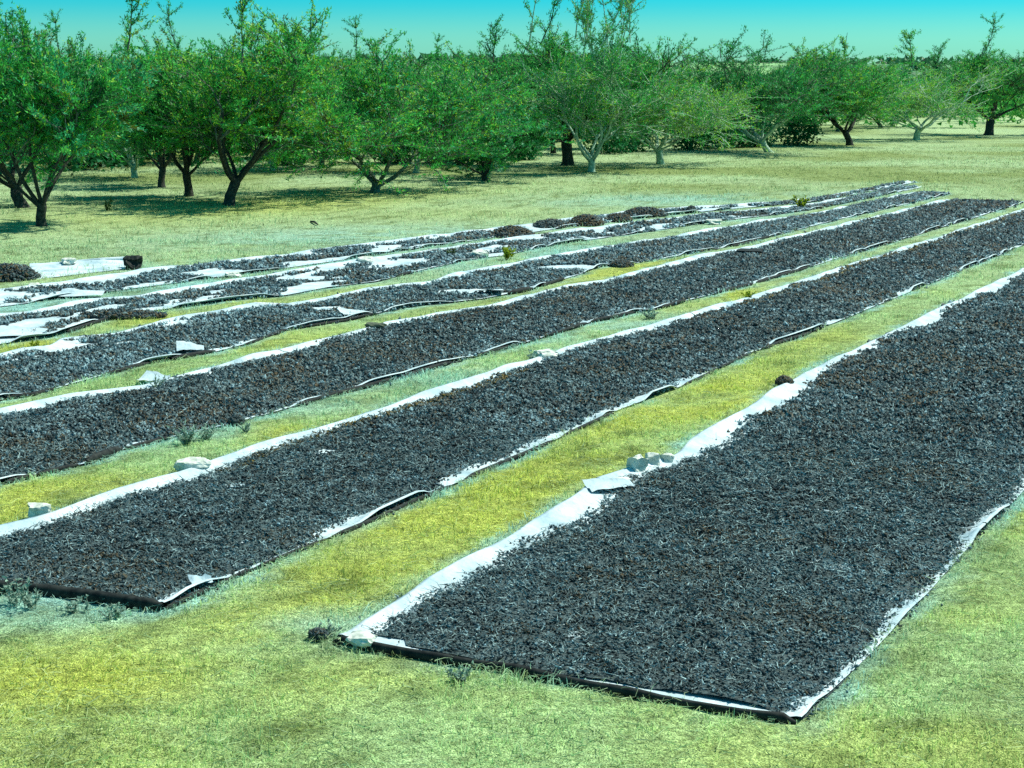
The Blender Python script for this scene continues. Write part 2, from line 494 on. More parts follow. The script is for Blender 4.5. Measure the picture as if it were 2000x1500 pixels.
def build_sheet(k, u0, u1, label):
    """one paper sheet of row k between u0 and u1, with far lip and near upturned rim"""
    r = ROWS[k]
    nl = max(8, int((u1 - u0) / 0.09))
    uu = np.linspace(u0, u1, nl)
    # profile across: offset in metres from far edge / near edge, height
    prof = [('f', -0.015, 0.004), ('f', 0.0, 0.050), ('f', 0.03, 0.054), ('f', 0.09, 0.030), ('f', 0.18, 0.012), ('f', 0.4, 0.010), ('m', .2, .01), ('m', .4, .01), ('m', .6, .01), ('m', .8, .01),
            ('n', 0.4, 0.010), ('n', 0.14, 0.012), ('n', 0.05, 0.034), ('n', 0.012, 0.062), ('n', -0.012, 0.066), ('n', -0.016, 0.058)]
    first = (u0 <= max(r["uf"], r["un"]) + 0.01)
    V = np.zeros((nl, len(prof), 3))
    for j, (side, off, z) in enumerate(prof):
        t = 0.0 if side == 'f' else 1.0
        u = uu.copy()
        if first:
            # skewed end
            wd = W6 if k == 6 else 2.2
            tt = off / wd if side == 'f' else (1 - off / wd if side == 'n' else off)
            us = r["uf"] + (r["un"] - r["uf"]) * tt + 0.10 * (float(noise(np.array(tt * 5.0), np.array(0.0), 1.0, 40 + k)) - .5)
            u = us + (u1 - us) * (uu - u0) / (u1 - u0)
        vf = ev(r["F"], u, 0.05, k); vn = ev(r["N"], u, 0.05, k + 5)
        v = vf - off if side == 'f' else (vn + off if side == 'n' else (vf - .4) + (vn - vf + .8) * off)
        crumple = (noise(u, v, 0.35, 100 + k, 2) - 0.5)
        lip = (0.2 + 1.0 * sstep(.45, .7, noise(u, 0 * u + 3.1, 0.9, 120 + k, 2))) if side == 'n' else 1.0 + 1.3 * (noise(u, 0 * u + j * 0.13, 0.8, 120 + k, 2) - 0.5)
        zz = z * np.clip(lip, 0.2, 1.8) if (side == 'n' and off < 0.06) or (side == 'f' and off < 0.1) else z + crumple * 0.012
        if first:
            zz = zz * 0.5 + 0.5 * zz * sstep(0, .3, u - u.min()) + 0.02 * np.exp(-((u - u.min()) / 0.07) ** 2) * (0.6 + 0.8 * noise(v, 0 * v, 0.4, 7 + k))
        x, y = to_xy(u, v)
        V[:, j] = np.stack([x, y, np.broadcast_to(zz, x.shape)], 1)
    me = mesh_np("paper", V.reshape(-1, 3), grid_faces(nl, len(prof)), M_PAPER, None, True)
    root = obj("drying_sheet", me, label=label, cat="paper sheet", group="paper drying sheets laid in rows")
    return root

def tube(path, radii, sides=6, squash=1.0):
    path = np.asarray(path, float); n = len(path)
    T = np.gradient(path, axis=0); T /= np.linalg.norm(T, axis=1)[:, None] + 1e-9
    up = np.where(np.abs(T[:, 2:3]) > 0.9, np.array([[1, 0, 0]]), np.array([[0, 0, 1]]))
    A = np.cross(T, up); A /= np.linalg.norm(A, axis=1)[:, None] + 1e-9
    B = np.cross(A, T)
    th = np.arange(sides) / sides * 2 * math.pi
    R = np.asarray(radii, float)[:, None, None]
    V = path[:, None, :] + R * (np.cos(th)[None, :, None] * A[:, None, :] + squash * np.sin(th)[None, :, None] * B[:, None, :])
    i = np.arange(n - 1)[:, None] * sides; j = np.arange(sides)[None, :]; j2 = (j + 1) % sides
    F = np.stack([i + j, i + j2, i + sides + j2, i + sides + j], -1).reshape(-1, 4)
    return V.reshape(-1, 3), F

def rim_shade_strip(parent, k, segs, h=0.04, off=0.02):
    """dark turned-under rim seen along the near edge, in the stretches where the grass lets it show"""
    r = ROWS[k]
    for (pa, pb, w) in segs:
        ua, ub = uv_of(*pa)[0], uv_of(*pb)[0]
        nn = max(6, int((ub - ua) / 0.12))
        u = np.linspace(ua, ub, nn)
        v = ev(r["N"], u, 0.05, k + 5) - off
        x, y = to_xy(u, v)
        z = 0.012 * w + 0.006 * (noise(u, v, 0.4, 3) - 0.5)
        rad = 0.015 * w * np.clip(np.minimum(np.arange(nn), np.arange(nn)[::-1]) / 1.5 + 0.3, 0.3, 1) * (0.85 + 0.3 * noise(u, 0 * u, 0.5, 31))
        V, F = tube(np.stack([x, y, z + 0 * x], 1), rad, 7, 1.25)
        obj("edge_roll_or_shade", mesh_np("edge_roll_or_shade", V, F, M_DARK_AND_SHADE, None, True), parent)

def flap(parent, px, py, w, d, rot, lift, seed, mat=None):
    """loose turned-back corner of paper"""
    x0, y0 = ground(px, py)
    nx, ny = 9, 6
    a, b = np.meshgrid(np.linspace(-.5, .5, nx), np.linspace(-.5, .5, ny), indexing='ij')
    c, s = math.cos(rot), math.sin(rot)
    taper = 1 - 0.55 * (a + 0.5)
    X = a * w; Y = b * d * taper
    Z = 0.05 + lift * np.clip(b + 0.5, 0, 1) ** 1.4 * taper + (noise(a * 3, b * 3, 0.8, seed, 2) - 0.5) * 0.05
    P = np.stack([x0 + X * c - Y * s, y0 + X * s + Y * c, Z], -1)
    me = mesh_np("flap", P.reshape(-1, 3), grid_faces(nx, ny), mat or M_PAPER, None, True)
    return obj("flap", me, parent)

TET_V = np.array([(1, 1, 1), (-1, -1, 1), (-1, 1, -1), (1, -1, -1)], float) * .75
TET_F = np.array([(0, 2, 1), (0, 1, 3), (0, 3, 2), (1, 2, 3)])
def blobs(x, y, z, size, tone, r=rng, flat=0.75, coarse=False):
    n = len(x)
    S = size[:, None] * r.uniform(0.55, 1.25, (n, 3))
    P = np.stack([x, y, z], 1)
    return scatter(TET_V if coarse else OCT_V, TET_F if coarse else OCT_F, P, S, rand_rot(n, r), tone)

def straws(x, y, z, length, width, tone, r=rng, rise=0.35):
    n = len(x)
    a = r.uniform(0, 2 * math.pi, n); e = r.normal(0, rise, n)
    d = np.stack([np.cos(a) * np.cos(e), np.sin(a) * np.cos(e), np.abs(np.sin(e))], 1)
    p0 = np.stack([x, y, z], 1)
    side = np.cross(d, r.normal(size=(n, 3))); side /= np.linalg.norm(side, axis=1)[:, None] + 1e-9
    mid = p0 + d * length[:, None] * 0.55 + r.normal(0, 1, (n, 3)) * length[:, None] * 0.12
    mid[:, 2] = np.maximum(mid[:, 2], z)
    end = p0 + d * length[:, None]
    w = side * width[:, None]
    V = np.stack([p0 - w, p0 + w, mid - w * .8, mid + w * .8, end], 1)
    F = np.array([(0, 1, 3), (0, 3, 2), (2, 3, 4)])[None] + (np.arange(n) * 5)[:, None, None]
    return V.reshape(-1, 3), F.reshape(-1, 3), np.repeat(tone, 5, axis=0)

FR_DARK = np.array((0.017, 0.025, 0.025)); FR_MID = np.array((0.072, 0.108, 0.108)); FR_BLUE = np.array((0.14, 0.235, 0.26)); FR_BROWN = np.array((0.085, 0.066, 0.032))
FR_STEM = np.array((0.38, 0.55, 0.53))

def fruit_height(k, u, v):
    return 0.008 + 0.018 * noise(u, v, 0.25, 200 + k, 3) + 0.024 * noise(u, v, 0.085, 230 + k, 2)

def build_fruit(k, u0, u1, label):
    r = ROWS[k]
    # bed
    nl = int((u1 - u0) / (0.10 if k > 3 else 0.16)); nt = 34 if k > 3 else 22
    S, Tt = np.meshgrid(np.linspace(0, 1, nl), np.linspace(0, 1, nt), indexing='ij')
    us0, us1 = r["uf"], r["un"]
    first = u0 <= max(us0, us1) + 0.01
    ust = (us0 + (us1 - us0) * Tt + 0.02 + .10 * (Tt < .15)) if first else u0 + 0 * Tt
    if first:
        ust = ust + 0.10 * noise(Tt * 2.2, 0 * Tt, 0.3, 5 + k, 2)
    U = ust + (u1 - ust) * S
    mf, mn = margins(k, U)
    rag = 0.17 * (noise(U, Tt * 0, 0.18, 300 + k, 3) - 0.5)
    vf = ev(r["F"], U, 0.05, k) - mf + rag; vn = ev(r["N"], U, 0.05, k + 5) + mn + 0.05 * (noise(U, 0 * U, 0.15, 310 + k, 2) - 0.5)
    Vv = vf + (vn - vf) * Tt
    X, Y = to_xy(U, Vv)
    edge_fade = np.minimum(sstep(0, 0.06, Tt), sstep(0, 0.05, 1 - Tt))
    bm_ = bare_mask(X, Y)
    Z = -0.006 + fruit_height(k, U, Vv) * (0.15 + 0.85 * edge_fade) * np.where(bm_ > 0, np.clip(1 - bm_ * 3, 0, 1), 1) - 0.05 * (bm_ > 0.25)
    tone = lerp3(FR_DARK, FR_MID, 0.25 + 0.7 * noise(X, Y, 0.3, 9, 2)).reshape(-1, 3)
    F4 = grid_faces(nl, nt)
    bedF = np.concatenate([F4[:, [0, 1, 2]], F4[:, [0, 2, 3]]])
    parts = [(np.stack([X, Y, Z], -1).reshape(-1, 3), bedF, tone)]
    # berries, bunches and stalks on it
    y_mid = to_xy((u0 + u1) / 2, np.mean(Vv))[1]
    length = u1 - u0; width = float(np.mean(vf - vn)); area = length * width
    n = int(area * 1800)
    s = rng.random(n); t = rng.random(n)
    ub = u0 + (u1 - u0) * s
    if first:
        a = us0 + (us1 - us0) * t + 0.02 + 0.10 * (t < .15) + 0.10 * noise(t * 2.2, 0 * t, 0.3, 5 + k, 2)
        ub = a + (u1 - a) * s
    mf, mn = margins(k, ub)
    rag = 0.17 * (noise(ub, t * 0, 0.18, 300 + k, 3) - 0.5)
    vf = ev(r["F"], ub, 0.05, k) - mf + rag; vn = ev(r["N"], ub, 0.05, k + 5) + mn
    spill = rng.normal(0, 0.02, n) + np.where(rng.random(n) < 0.07, rng.normal(0, 0.08, n), 0)
    vb = vf + (vn - vf) * t + spill
    x, y = to_xy(ub, vb)
    # thin with distance: a far bunch is only a few pixels
    dist = np.hypot(x, y)
    keep = (rng.random(n) < np.clip((12.0 / dist) ** 1.7, 0.05, 1)) & in_view(x, y, 1.0) & (bare_mask(x, y) < 0.15 + 0.2 * rng.random(n))
    ub, vb, x, y, dist, t = ub[keep], vb[keep], x[keep], y[keep], dist[keep], t[keep]
    grow = np.clip(dist / 12.0, 0.85, 4) ** 0.75
    n = len(x)
    clump = noise(x, y, 0.09, 400 + k, 2)
    hz = fruit_height(k, ub, vb)
    z = hz * np.minimum(1, 0.3 + 6 * np.minimum(t, 1 - t)) + rng.uniform(-0.004, 0.010, n) + 0.010 * clump
    q = rng.random(n)
    tone = lerp3(FR_DARK, FR_MID, rng.random(n) * 1.2)
    blue = noise(x, y, 0.5, 420 + k, 3)
    tone = lerp3(tone, FR_BLUE, (q < 0.20 + 0.4 * sstep(0.5, 0.72, blue)) * rng.uniform(0.3, 0.95, n))
    brown = 0.07 + sstep(0.52, 0.75, noise(x, y, 0.9, 440 + k, 3)) * 0.6
    edgeb = np.exp(-np.minimum(t, 1 - t) / 0.10)
    tone = lerp3(tone, FR_BLUE, edgeb * rng.uniform(0, .8, n))
    if k <= 3:
        tone = lerp3(tone, FR_BLUE * 1.25, (.85 if k < 3 else .6) * rng.random(n))
    tone = tone * (0.45 + 1.1 * sstep(.25, .75, noise(x, y, 0.11, 490 + k, 2)))[:, None]
    tone = tone * (0.65 + 0.75 * noise(ub * .5, vb, 0.5, 470 + k, 3))[:, None]
    if k == 5:
        brown = np.maximum(brown, np.exp(-((t - 0.06) / 0.035) ** 2) * (noise(ub, 0 * ub, 2.5, 450) > 0.35))
    tone = lerp3(tone, FR_BROWN, (rng.random(n) < brown) * rng.uniform(.4, .9, n))
    if k == 5:
        tone = lerp3(tone, (.15, .11, .012), np.exp(-((t - 0.07) / 0.028) ** 2) * (noise(ub, 0 * ub, 2.5, 450) > 0.3) * rng.uniform(.3, 1, n))
    size = rng.uniform(0.005, 0.0135, n) * grow * (1 + 0.5 * clump)
    nr = dist < 15.5
    parts.append(blobs(x[nr], y[nr], z[nr], size[nr], tone[nr]))
    parts.append(blobs(x[~nr], y[~nr], z[~nr], size[~nr] * 1.25, tone[~nr], rng, .75, True))
    streak = noise(ub, vb, 0.35, 460 + k, 3)
    m = rng.random(n) < 0.5 + 0.6 * sstep(.35, .7, streak)
    ns = m.sum()
    stone = lerp3(FR_MID, FR_STEM, rng.random(ns) ** 1.5 * {6: .85, 5: .7, 4: .75, 3: .95, 2: .85, 1: .85}[k])
    far = m & ~nr
    nf = far.sum()
    m &= nr
    ftone = lerp3(FR_MID, FR_STEM, rng.random(nf) ** 1.5 * {6: .85, 5: .7, 4: .75, 3: .95, 2: .85, 1: .85}[k])
    parts.append(scatter(np.array([(-1, -.06, 0), (-.2, .07, .25), (1, 0, 0.05)]), np.array([[0, 1, 2]]), np.stack([x[far], y[far], z[far] + .012], 1),
                         (rng.uniform(.014, .036, nf) * grow[far])[:, None] * np.ones((1, 3)), rand_rot(nf), ftone))
    ns = m.sum()
    stone = lerp3(FR_MID, FR_STEM, rng.random(ns) ** 1.5 * {6: .85, 5: .7, 4: .75, 3: .95, 2: .85, 1: .85}[k])
    parts.append(straws(x[m], y[m], z[m] + 0.006, rng.uniform(0.02, 0.095, ns) * grow[m], rng.uniform(0.0012, 0.0034, ns) * grow[m], stone))
    V, F, T = cat_parts(parts)
    obj("drying_grapes", mesh_np("drying_grapes", V, F, M_FRUIT, T), label=label, cat="drying fruit", kind="stuff")

# row 6 is two sheets meeting at the crease
u_cr = uv_of(1290, 962)[0]
sh6a = build_sheet(6, ROWS[6]["uf"], u_cr, "paper drying sheet in the front right corner with a stone on its corner")
sh6b = build_sheet(6, u_cr + 0.03, ROWS[6]["ue"], "paper drying sheet beyond the crease in the row nearest the camera")
sh5 = build_sheet(5, ROWS[5]["uf"], uv_of(1060, 690)[0] + 4, "long paper drying sheet with dark squared end in the second row from the front")
sh5b = build_sheet(5, uv_of(1060, 690)[0] + 4.03, ROWS[5]["ue"], "far stretch of paper sheet in the second row from the front")
sh4 = build_sheet(4, ROWS[4]["uf"], uv_of(560, 690)[0], "left stretch of paper drying sheet in the third row from the front")
sh4b = build_sheet(4, uv_of(560, 690)[0] + .03, ROWS[4]["ue"], "right stretch of paper drying sheet in the third row from the front")
sh3 = build_sheet(3, ROWS[3]["uf"], uv_of(760, 570)[0], "left stretch of paper sheet in the fourth row with a pale loose flap")
sh3b = build_sheet(3, uv_of(760, 570)[0] + .03, ROWS[3]["ue"], "right stretch of paper sheet in the fourth row beside the yellow grass")
sh2 = build_sheet(2, ROWS[2]["uf"], ROWS[2]["ue"], "crumpled paper drying sheet in the fifth row from the front")
sh1 = build_sheet(1, ROWS[1]["uf"], ROWS[1]["ue"], "farthest long paper drying sheet next to the open meadow")

build_fruit(6, ROWS[6]["uf"], u_cr, "dark bunches of grapes drying on the front right sheet")
build_fruit(6, u_cr + 0.06, ROWS[6]["ue"], "dark drying grapes beyond the crease in the nearest row")
build_fruit(5, ROWS[5]["uf"], ROWS[5]["ue"], "dark drying grapes spread along the second row from the front")
build_fruit(4, ROWS[4]["uf"], ROWS[4]["ue"], "dark drying grapes spread along the third row from the front")
build_fruit(3, ROWS[3]["uf"], ROWS[3]["ue"], "blue grey drying grapes spread along the fourth row")
build_fruit(2, ROWS[2]["uf"], ROWS[2]["ue"], "drying grapes spread thinly along the fifth row")
build_fruit(1, ROWS[1]["uf"], ROWS[1]["ue"], "drying grapes along the farthest row beside the meadow")

rim_shade_strip(sh5, 5, [((320,1190),(410,1150),1.0),((418,1146),(490,1114),.8),((500,1108),(640,1055),.8),((650,1050),(880,950),1.0),((905,938),(1080,862),1.15),((1090,855),(1200,806),1.0),((1330,755),(1470,690),1.0)])
rim_shade_strip(sh5b, 5, [((1480,683),(1581,650),1.3)])
rim_shade_strip(sh4, 4, [((4,944),(62,930),1.2),((66,929),(150,910),1.3),((166,906),(238,880),2.2),((240,878),(330,856),1.2)])
rim_shade_strip(sh4b, 4, [((575,794),(770,742),1.3),((780,738),(880,709),1.5),((930,697),(1000,678),1.2),((1070,657),(1150,633),1.3),((1155,630),(1240,612),1.6),((1290,602),(1340,589),1.6),((1395,574),(1470,556),1.6),((1475,554),(1575,524),1.6)])
rim_shade_strip(sh3, 3, [((4,779),(100,760),1.6),((196,734),(290,711),1.4),((330,703),(415,688),1.8),((470,673),(560,645),1.2),((600,640),(730,613),1.2)])
rim_shade_strip(sh3b, 3, [((975,574),(1040,566),2.2),((1060,560),(1100,546),1.8),((1420,482),(1500,463),1.6)])
rim_shade_strip(sh2, 2, [((130,650),(224,619),1.6),((770,541),(805,532),1.6)])

def end_shade(parent, pts, rad, squash=1.3):  # near-black tube that paints the shade on a sheet's raised end face
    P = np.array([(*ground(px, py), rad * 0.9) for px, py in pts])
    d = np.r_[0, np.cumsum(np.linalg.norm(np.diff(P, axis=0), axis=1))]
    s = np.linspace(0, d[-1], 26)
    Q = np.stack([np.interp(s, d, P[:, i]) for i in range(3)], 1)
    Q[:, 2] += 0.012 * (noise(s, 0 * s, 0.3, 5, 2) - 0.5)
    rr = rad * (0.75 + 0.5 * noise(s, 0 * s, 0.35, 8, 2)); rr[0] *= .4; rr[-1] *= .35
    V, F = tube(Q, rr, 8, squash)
    obj("edge_roll_or_shade", mesh_np("edge_roll_or_shade", V, F, M_DARK_AND_SHADE, None, True), parent)
end_shade(sh5, [(-120,1145),(0,1156),(90,1163),(190,1175),(265,1186),(318,1192)], 0.036)
def end_shade_along(parent, k, rad, off):  # painted end-face shade again, following the row's skewed end
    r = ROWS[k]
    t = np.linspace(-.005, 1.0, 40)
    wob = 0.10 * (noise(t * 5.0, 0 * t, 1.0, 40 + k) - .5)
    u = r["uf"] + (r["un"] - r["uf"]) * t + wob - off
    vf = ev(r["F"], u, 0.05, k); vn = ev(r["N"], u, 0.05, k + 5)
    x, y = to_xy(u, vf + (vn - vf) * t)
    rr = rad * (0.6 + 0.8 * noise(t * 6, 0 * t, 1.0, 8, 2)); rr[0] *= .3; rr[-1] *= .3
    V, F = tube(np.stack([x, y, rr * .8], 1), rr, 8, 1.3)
    obj("edge_roll_or_shade", mesh_np("edge_roll_or_shade", V, F, M_DARK_AND_SHADE, None, True), parent)
end_shade_along(sh6a, 6, 0.024, 0.03)

flap(sh6a, 1190, 960, 0.42, 0.26, math.radians(20), 0.05, 3)
flap(sh3, 372, 690, 0.34, 0.26, math.radians(12), 0.10, 5)
flap(sh4, 303, 748, 0.32, 0.30, math.radians(-10), 0.07, 6)
flap(sh2, 18, 656, 0.95, 0.9, math.radians(4), 0.03, 7)
flap(sh3b, 950, 575, 0.55, 0.55, math.radians(186), 0.05, 8)
flap(sh2, 160, 580, 0.7, 0.5, math.radians(0), 0.06, 9)
flap(sh5, 393, 1150, 0.15, 0.12, math.radians(25), 0.05, 10)
flap(sh3, 690, 617, 0.4, 0.3, math.radians(25), 0.06, 13)

# spare sheet at the far left with a heap beside it
def spare_sheet():
    nx, ny = 22, 8
    P0 = [ground(60, 548), ground(58, 522), ground(258, 512), ground(262, 524)]
    a, b = np.meshgrid(np.linspace(0, 1, nx), np.linspace(0, 1, ny), indexing='ij')
    X = (P0[0][0] * (1 - b) + P0[1][0] * b) * (1 - a) + (P0[3][0] * (1 - b) + P0[2][0] * b) * a
    Y = (P0[0][1] * (1 - b) + P0[1][1] * b) * (1 - a) + (P0[3][1] * (1 - b) + P0[2][1] * b) * a
    Z = 0.012 + 0.03 * noise(X, Y, 0.5, 77, 3) * sstep(0, .2, b) + 0.05 * sstep(.8, 1, b)
    o = obj("drying_sheet", mesh_np("paper", np.stack([X, Y, Z], -1).reshape(-1, 3), grid_faces(nx, ny), M_PAPER, None, True),
            label="empty white paper sheet lying by the meadow left of the rows", cat="paper sheet", group="paper drying sheets laid in rows")
    V, F = tube([(*ground(150, 516), .05), (*ground(200, 514.5), .065), (*ground(256, 513), .075)], [.03, .045, .05], 7)
    obj("edge_roll_or_shade", mesh_np("edge_roll_or_shade", V, F, M_PAPER, None, True), o)
spare_sheet()

# ------------------------------------------------------------------ heaps of gathered fruit
def heap(px, py, w, h, d, label, seed, warm=0.3):
    h = h * .72
    x0, y0 = ground(px, py)
    r = np.random.default_rng(seed)
    na, nr = 26, 9
    th, rr = np.meshgrid(np.linspace(0, 2 * math.pi, na), np.linspace(0, 1, nr), indexing='ij')
    wob = 1 + 0.3 * (noise(np.cos(th) * 2 + 9, np.sin(th) * 2, 1.0, seed, 2) - 0.5)
    X = rr * np.cos(th) * w / 2 * wob; Y = rr * np.sin(th) * d / 2 * wob
    prof = lambda q: np.clip(1 - q ** 1.8, 0, 1) ** 0.8
    Z = h * prof(rr) * (0.85 + 0.35 * noise(X + 5, Y, 0.3, seed + 1, 2)) - 0.01
    F4 = grid_faces(na, nr)
    parts = [(np.stack([X, Y, Z], -1).reshape(-1, 3), np.concatenate([F4[:, [0, 1, 2]], F4[:, [0, 2, 3]]]), np.tile(FR_DARK, (na * nr, 1)))]
    n = 900
    q = np.sqrt(r.random(n)) * 1.06; a = r.uniform(0, 2 * math.pi, n)
    bx, by = q * np.cos(a) * w / 2, q * np.sin(a) * d / 2
    bz = h * prof(np.minimum(q, 1)) * (0.85 + 0.35 * noise(bx + 5, by, 0.3, seed + 1, 2)) + r.uniform(-.01, .03, n)
    tone = lerp3(FR_DARK, FR_MID, r.random(n))
    tone = lerp3(tone, FR_BROWN, (r.random(n) < warm) * 0.9)
    parts.append(blobs(bx, by, bz, r.uniform(0.02, 0.045, n) * min(1, w + .25), tone, r))
    m = r.random(n) < 0.4
    parts.append(straws(bx[m], by[m], bz[m], r.uniform(.06, .16, m.sum()) * min(1, w), r.uniform(.004, .008, m.sum()) * min(1, w + .3), lerp3(FR_MID, FR_STEM, r.random(m.sum()) * .8), r))
    V, F, T = cat_parts(parts)
    obj("fruit_heap", mesh_np("fruit_heap", V, F, M_FRUIT, T), None, (x0, y0, 0.02), label, "fruit heap", "heaps of gathered grapes")

heap(20, 545, 0.95, .30, 1.1, "dark heap of gathered grapes at the left beside the empty white sheet", 1)
heap(1000, 460, 0.95, .22, 1.4, "leftmost large brown heap of grapes on the far white sheet", 2, .6)
heap(1077, 442, 0.85, .14, 1.4, "low grey heap of grapes between two brown heaps on the far sheet", 3, .2)
heap(1145, 438, 0.80, .25, 1.3, "rounded brown heap of grapes in the middle of the far sheet", 4, .7)
heap(1208, 430, 0.65, .15, 1.3, "small flat heap of grapes touching the longest heap on the far sheet", 5, .5)
heap(1260, 420, 1.15, .20, 1.4, "long dark heap of grapes at the end of the far white sheet", 6, .4)
heap(1350, 414, 0.30, .16, .5, "tiny dark heap of grapes at the far tip of the white sheet", 7, .1)
heap(1215, 521, 0.42, .10, .5, "small dark clump of grapes on the yellow grass by the fourth row", 8, .4)
heap(462, 828, 0.14, .06, .2, "little dark clump of grapes fallen off the third row", 9, .1)
heap(240, 620, 1.2, .07, .5, "thin dark scatter of grapes along the grass edge of the fifth row", 10, .3)
heap(1532, 752, 0.19, .08, .25, "dark olive clump at the near row's edge close to the slide's right side".replace("slide's right side", "white sheet end"), 11, .7)
heap(622, 1248, .10, .015, .09, "small dark clod of fruit on the pale grass left of the front corner stone", 12, .2)

# dark bundle at the end of the spare sheet, dark board in the third row
def box_thing(name, px, py, size, rotz, mat, label, cat, seed, group=None, jit=0.15, z=0.0, sub=3, rnd=0.35, tilt=0.0):
    if name == 'stone':
        size = tuple(q * .82 for q in size); sub = sub + 2; z = z - .012
    bm = bmesh.new()
    bmesh.ops.create_cube(bm, size=1)
    bmesh.ops.subdivide_edges(bm, edges=bm.edges[:], cuts=sub, use_grid_fill=True)
    r = random.Random(seed)
    ph = [r.uniform(0, 10) for _ in range(6)]
    for v in bm.verts:
        c = v.co.copy()
        sph = c.normalized() * 0.62
        c = c.lerp(sph, rnd)
        c.x += jit * 0.35 * math.sin(5 * c.y + ph[0] + 3 * c.z); c.y += jit * .35 * math.sin(5 * c.z + ph[1] + 2 * c.x); c.z += jit * .35 * math.sin(4 * c.x + ph[2] + 4 * c.y)
        c += Vector((r.uniform(-1, 1), r.uniform(-1, 1), r.uniform(-1, 1))) * jit * 0.16
        v.co = Vector((c.x * size[0], c.y * size[1], (c.z + 0.5) * size[2]))
    me = bpy.data.meshes.new(name)
    bm.to_mesh(me); bm.free()
    for p in me.polygons:
        p.use_smooth = False
    me.materials.append(mat)
    x, y = ground(px, py)
    o = obj(name, me, None, (x, y, z), label, cat, group)
    o.rotation_euler = (tilt, 0, rotz)
    return o

ST = "stones weighing down the paper"
box_thing("stone", 78, 1012, (.19, .16, .125), .25, M_STONE, "square cut pale stone on the white paper at the photo's left", "stone", 1, ST, .18, .02, 3, .15)
box_thing("stone", 376, 922, (.30, .20, .13), .5, M_STONE, "large pale rounded stone with shaded end on the second row's paper edge", "stone", 2, ST, .25, .02, 4, .4)
box_thing("stone", 1066, 700, (.30, .25, .11), .4, M_STONE, "broad whitish stone on the far edge of the second row, mid picture", "stone", 3, ST, .25, .02, 4, .4)
box_thing("stone", 1243, 925, (.17, .13, .20), .7, M_STONE, "upright pale stone leaning at the left of the stone cluster by the crease", "stone", 4, ST, .25, .0, 3, .15, .15)
box_thing("stone", 1275, 915, (.13, .12, .17), .2, M_STONE, "upright pale stone in the middle of the cluster by the crease", "stone", 5, ST, .25, .0, 3, .2, -.1)
box_thing("stone", 1303, 908, (.11, .12, .11), .4, M_STONE, "small white stone at the right of the cluster by the crease", "stone", 6, ST, .2, .02, 3, .3)
box_thing("stone", 1214, 945, (.17, .11, .05), .4, M_STONE, "flat white stone lying below the cluster of upright stones", "stone", 7, ST, .2, .02, 3, .4)
box_thing("stone", 708, 1262, (.20, .16, .09), -.6, M_STONE, "bluish wedge stone on the front corner of the nearest sheet", "stone", 8, ST, .3, .01, 3, .3)
box_thing("stone", 935, 502, (.34, .35, .17), .3, M_STONE, "pale boulder beside the fifth row in front of the yellow tuft", "stone", 9, ST, .3, .0, 3, .4)
box_thing("stone", 712, 512, (.36, .3, .13), .3, M_STONE, "pale stone lying on paper between the two farthest rows", "stone", 10, ST, .3, .0, 3, .4)
box_thing("stone", 455, 540, (.28, .3, .10), .3, M_STONE, "small pale stone at the edge of the farthest row on the left", "stone", 11, ST, .3, .0, 3, .4)
box_thing("stone", 68, 562, (.24, .25, .10), .3, M_STONE, "pale stone below the empty white sheet on the far left", "stone", 12, ST, .3, .0, 3, .4)
box_thing("stone", 135, 520, (.26, .25, .12), .3, M_STONE, "pale stone on the back edge of the empty white sheet", "stone", 13, ST, .3, .06, 3, .4)
box_thing("stone", 1395, 438, (.34, .4, .12), .3, M_STONE, "whitish stone on the far right stretch of the fifth row", "stone", 14, ST, .3, .02, 3, .4)
box_thing("dark_bundle", 260, 525, (.26, .22, .22), .4, M_DARK_AND_SHADE, "dark rag bundle at the end of the empty white sheet", "bundle", 21, None, .4, 0, 4, .4)
box_thing("board", 1465, 497, (.50, .5, .045), -.3, M_DARK_AND_SHADE, "dark flat board lying across the third row's far edge", "board", 22, None, .1, .05, 2, 0.02)
box_thing("stone", 735, 643, (.30, .26, .12), .2, M_STONE_DARK, "dark mossy stone on the third row's far edge", "stone", 23, ST, .3, .0, 3, .4)

# fallen stick in the meadow
V, F = tube([(*ground(607, 434), .02), (*ground(614, 437), .05), (*ground(621, 441), .03)], [.022, .03, .015], 6)
obj("fallen_stick", mesh_np("fallen_stick", V, F, M_BARK_DARK), label="dark fallen stick lying alone on the pale meadow", cat="stick")

# ------------------------------------------------------------------ grass
def grass_blades(x, y, h, w, tone, r=rng, lean=0.55):
    n = len(x)
    a = r.uniform(0, 2 * math.pi, n); b = r.uniform(0, 2 * math.pi, n)
    l = np.abs(r.normal(0, lean, n))
    wx, wy = np.cos(a) * w, np.sin(a) * w
    dx, dy = np.cos(b) * h * l, np.sin(b) * h * l
    z0 = np.full(n, -0.01)
    V = np.stack([np.stack([x - wx, y - wy, z0], 1), np.stack([x + wx, y + wy, z0], 1),
                  np.stack([x + dx * .45 - wx * .7, y + dy * .45 - wy * .7, h * .6], 1), np.stack([x + dx * .45 + wx * .7, y + dy * .45 + wy * .7, h * .6], 1),
                  np.stack([x + dx, y + dy, h * np.clip(1 - l * .35, .4, 1)], 1)], 1)
    F = np.array([(0, 1, 3), (0, 3, 2), (2, 3, 4)])[None] + (np.arange(n) * 5)[:, None, None]
    return V.reshape(-1, 3), F.reshape(-1, 3), np.repeat(tone, 5, axis=0)

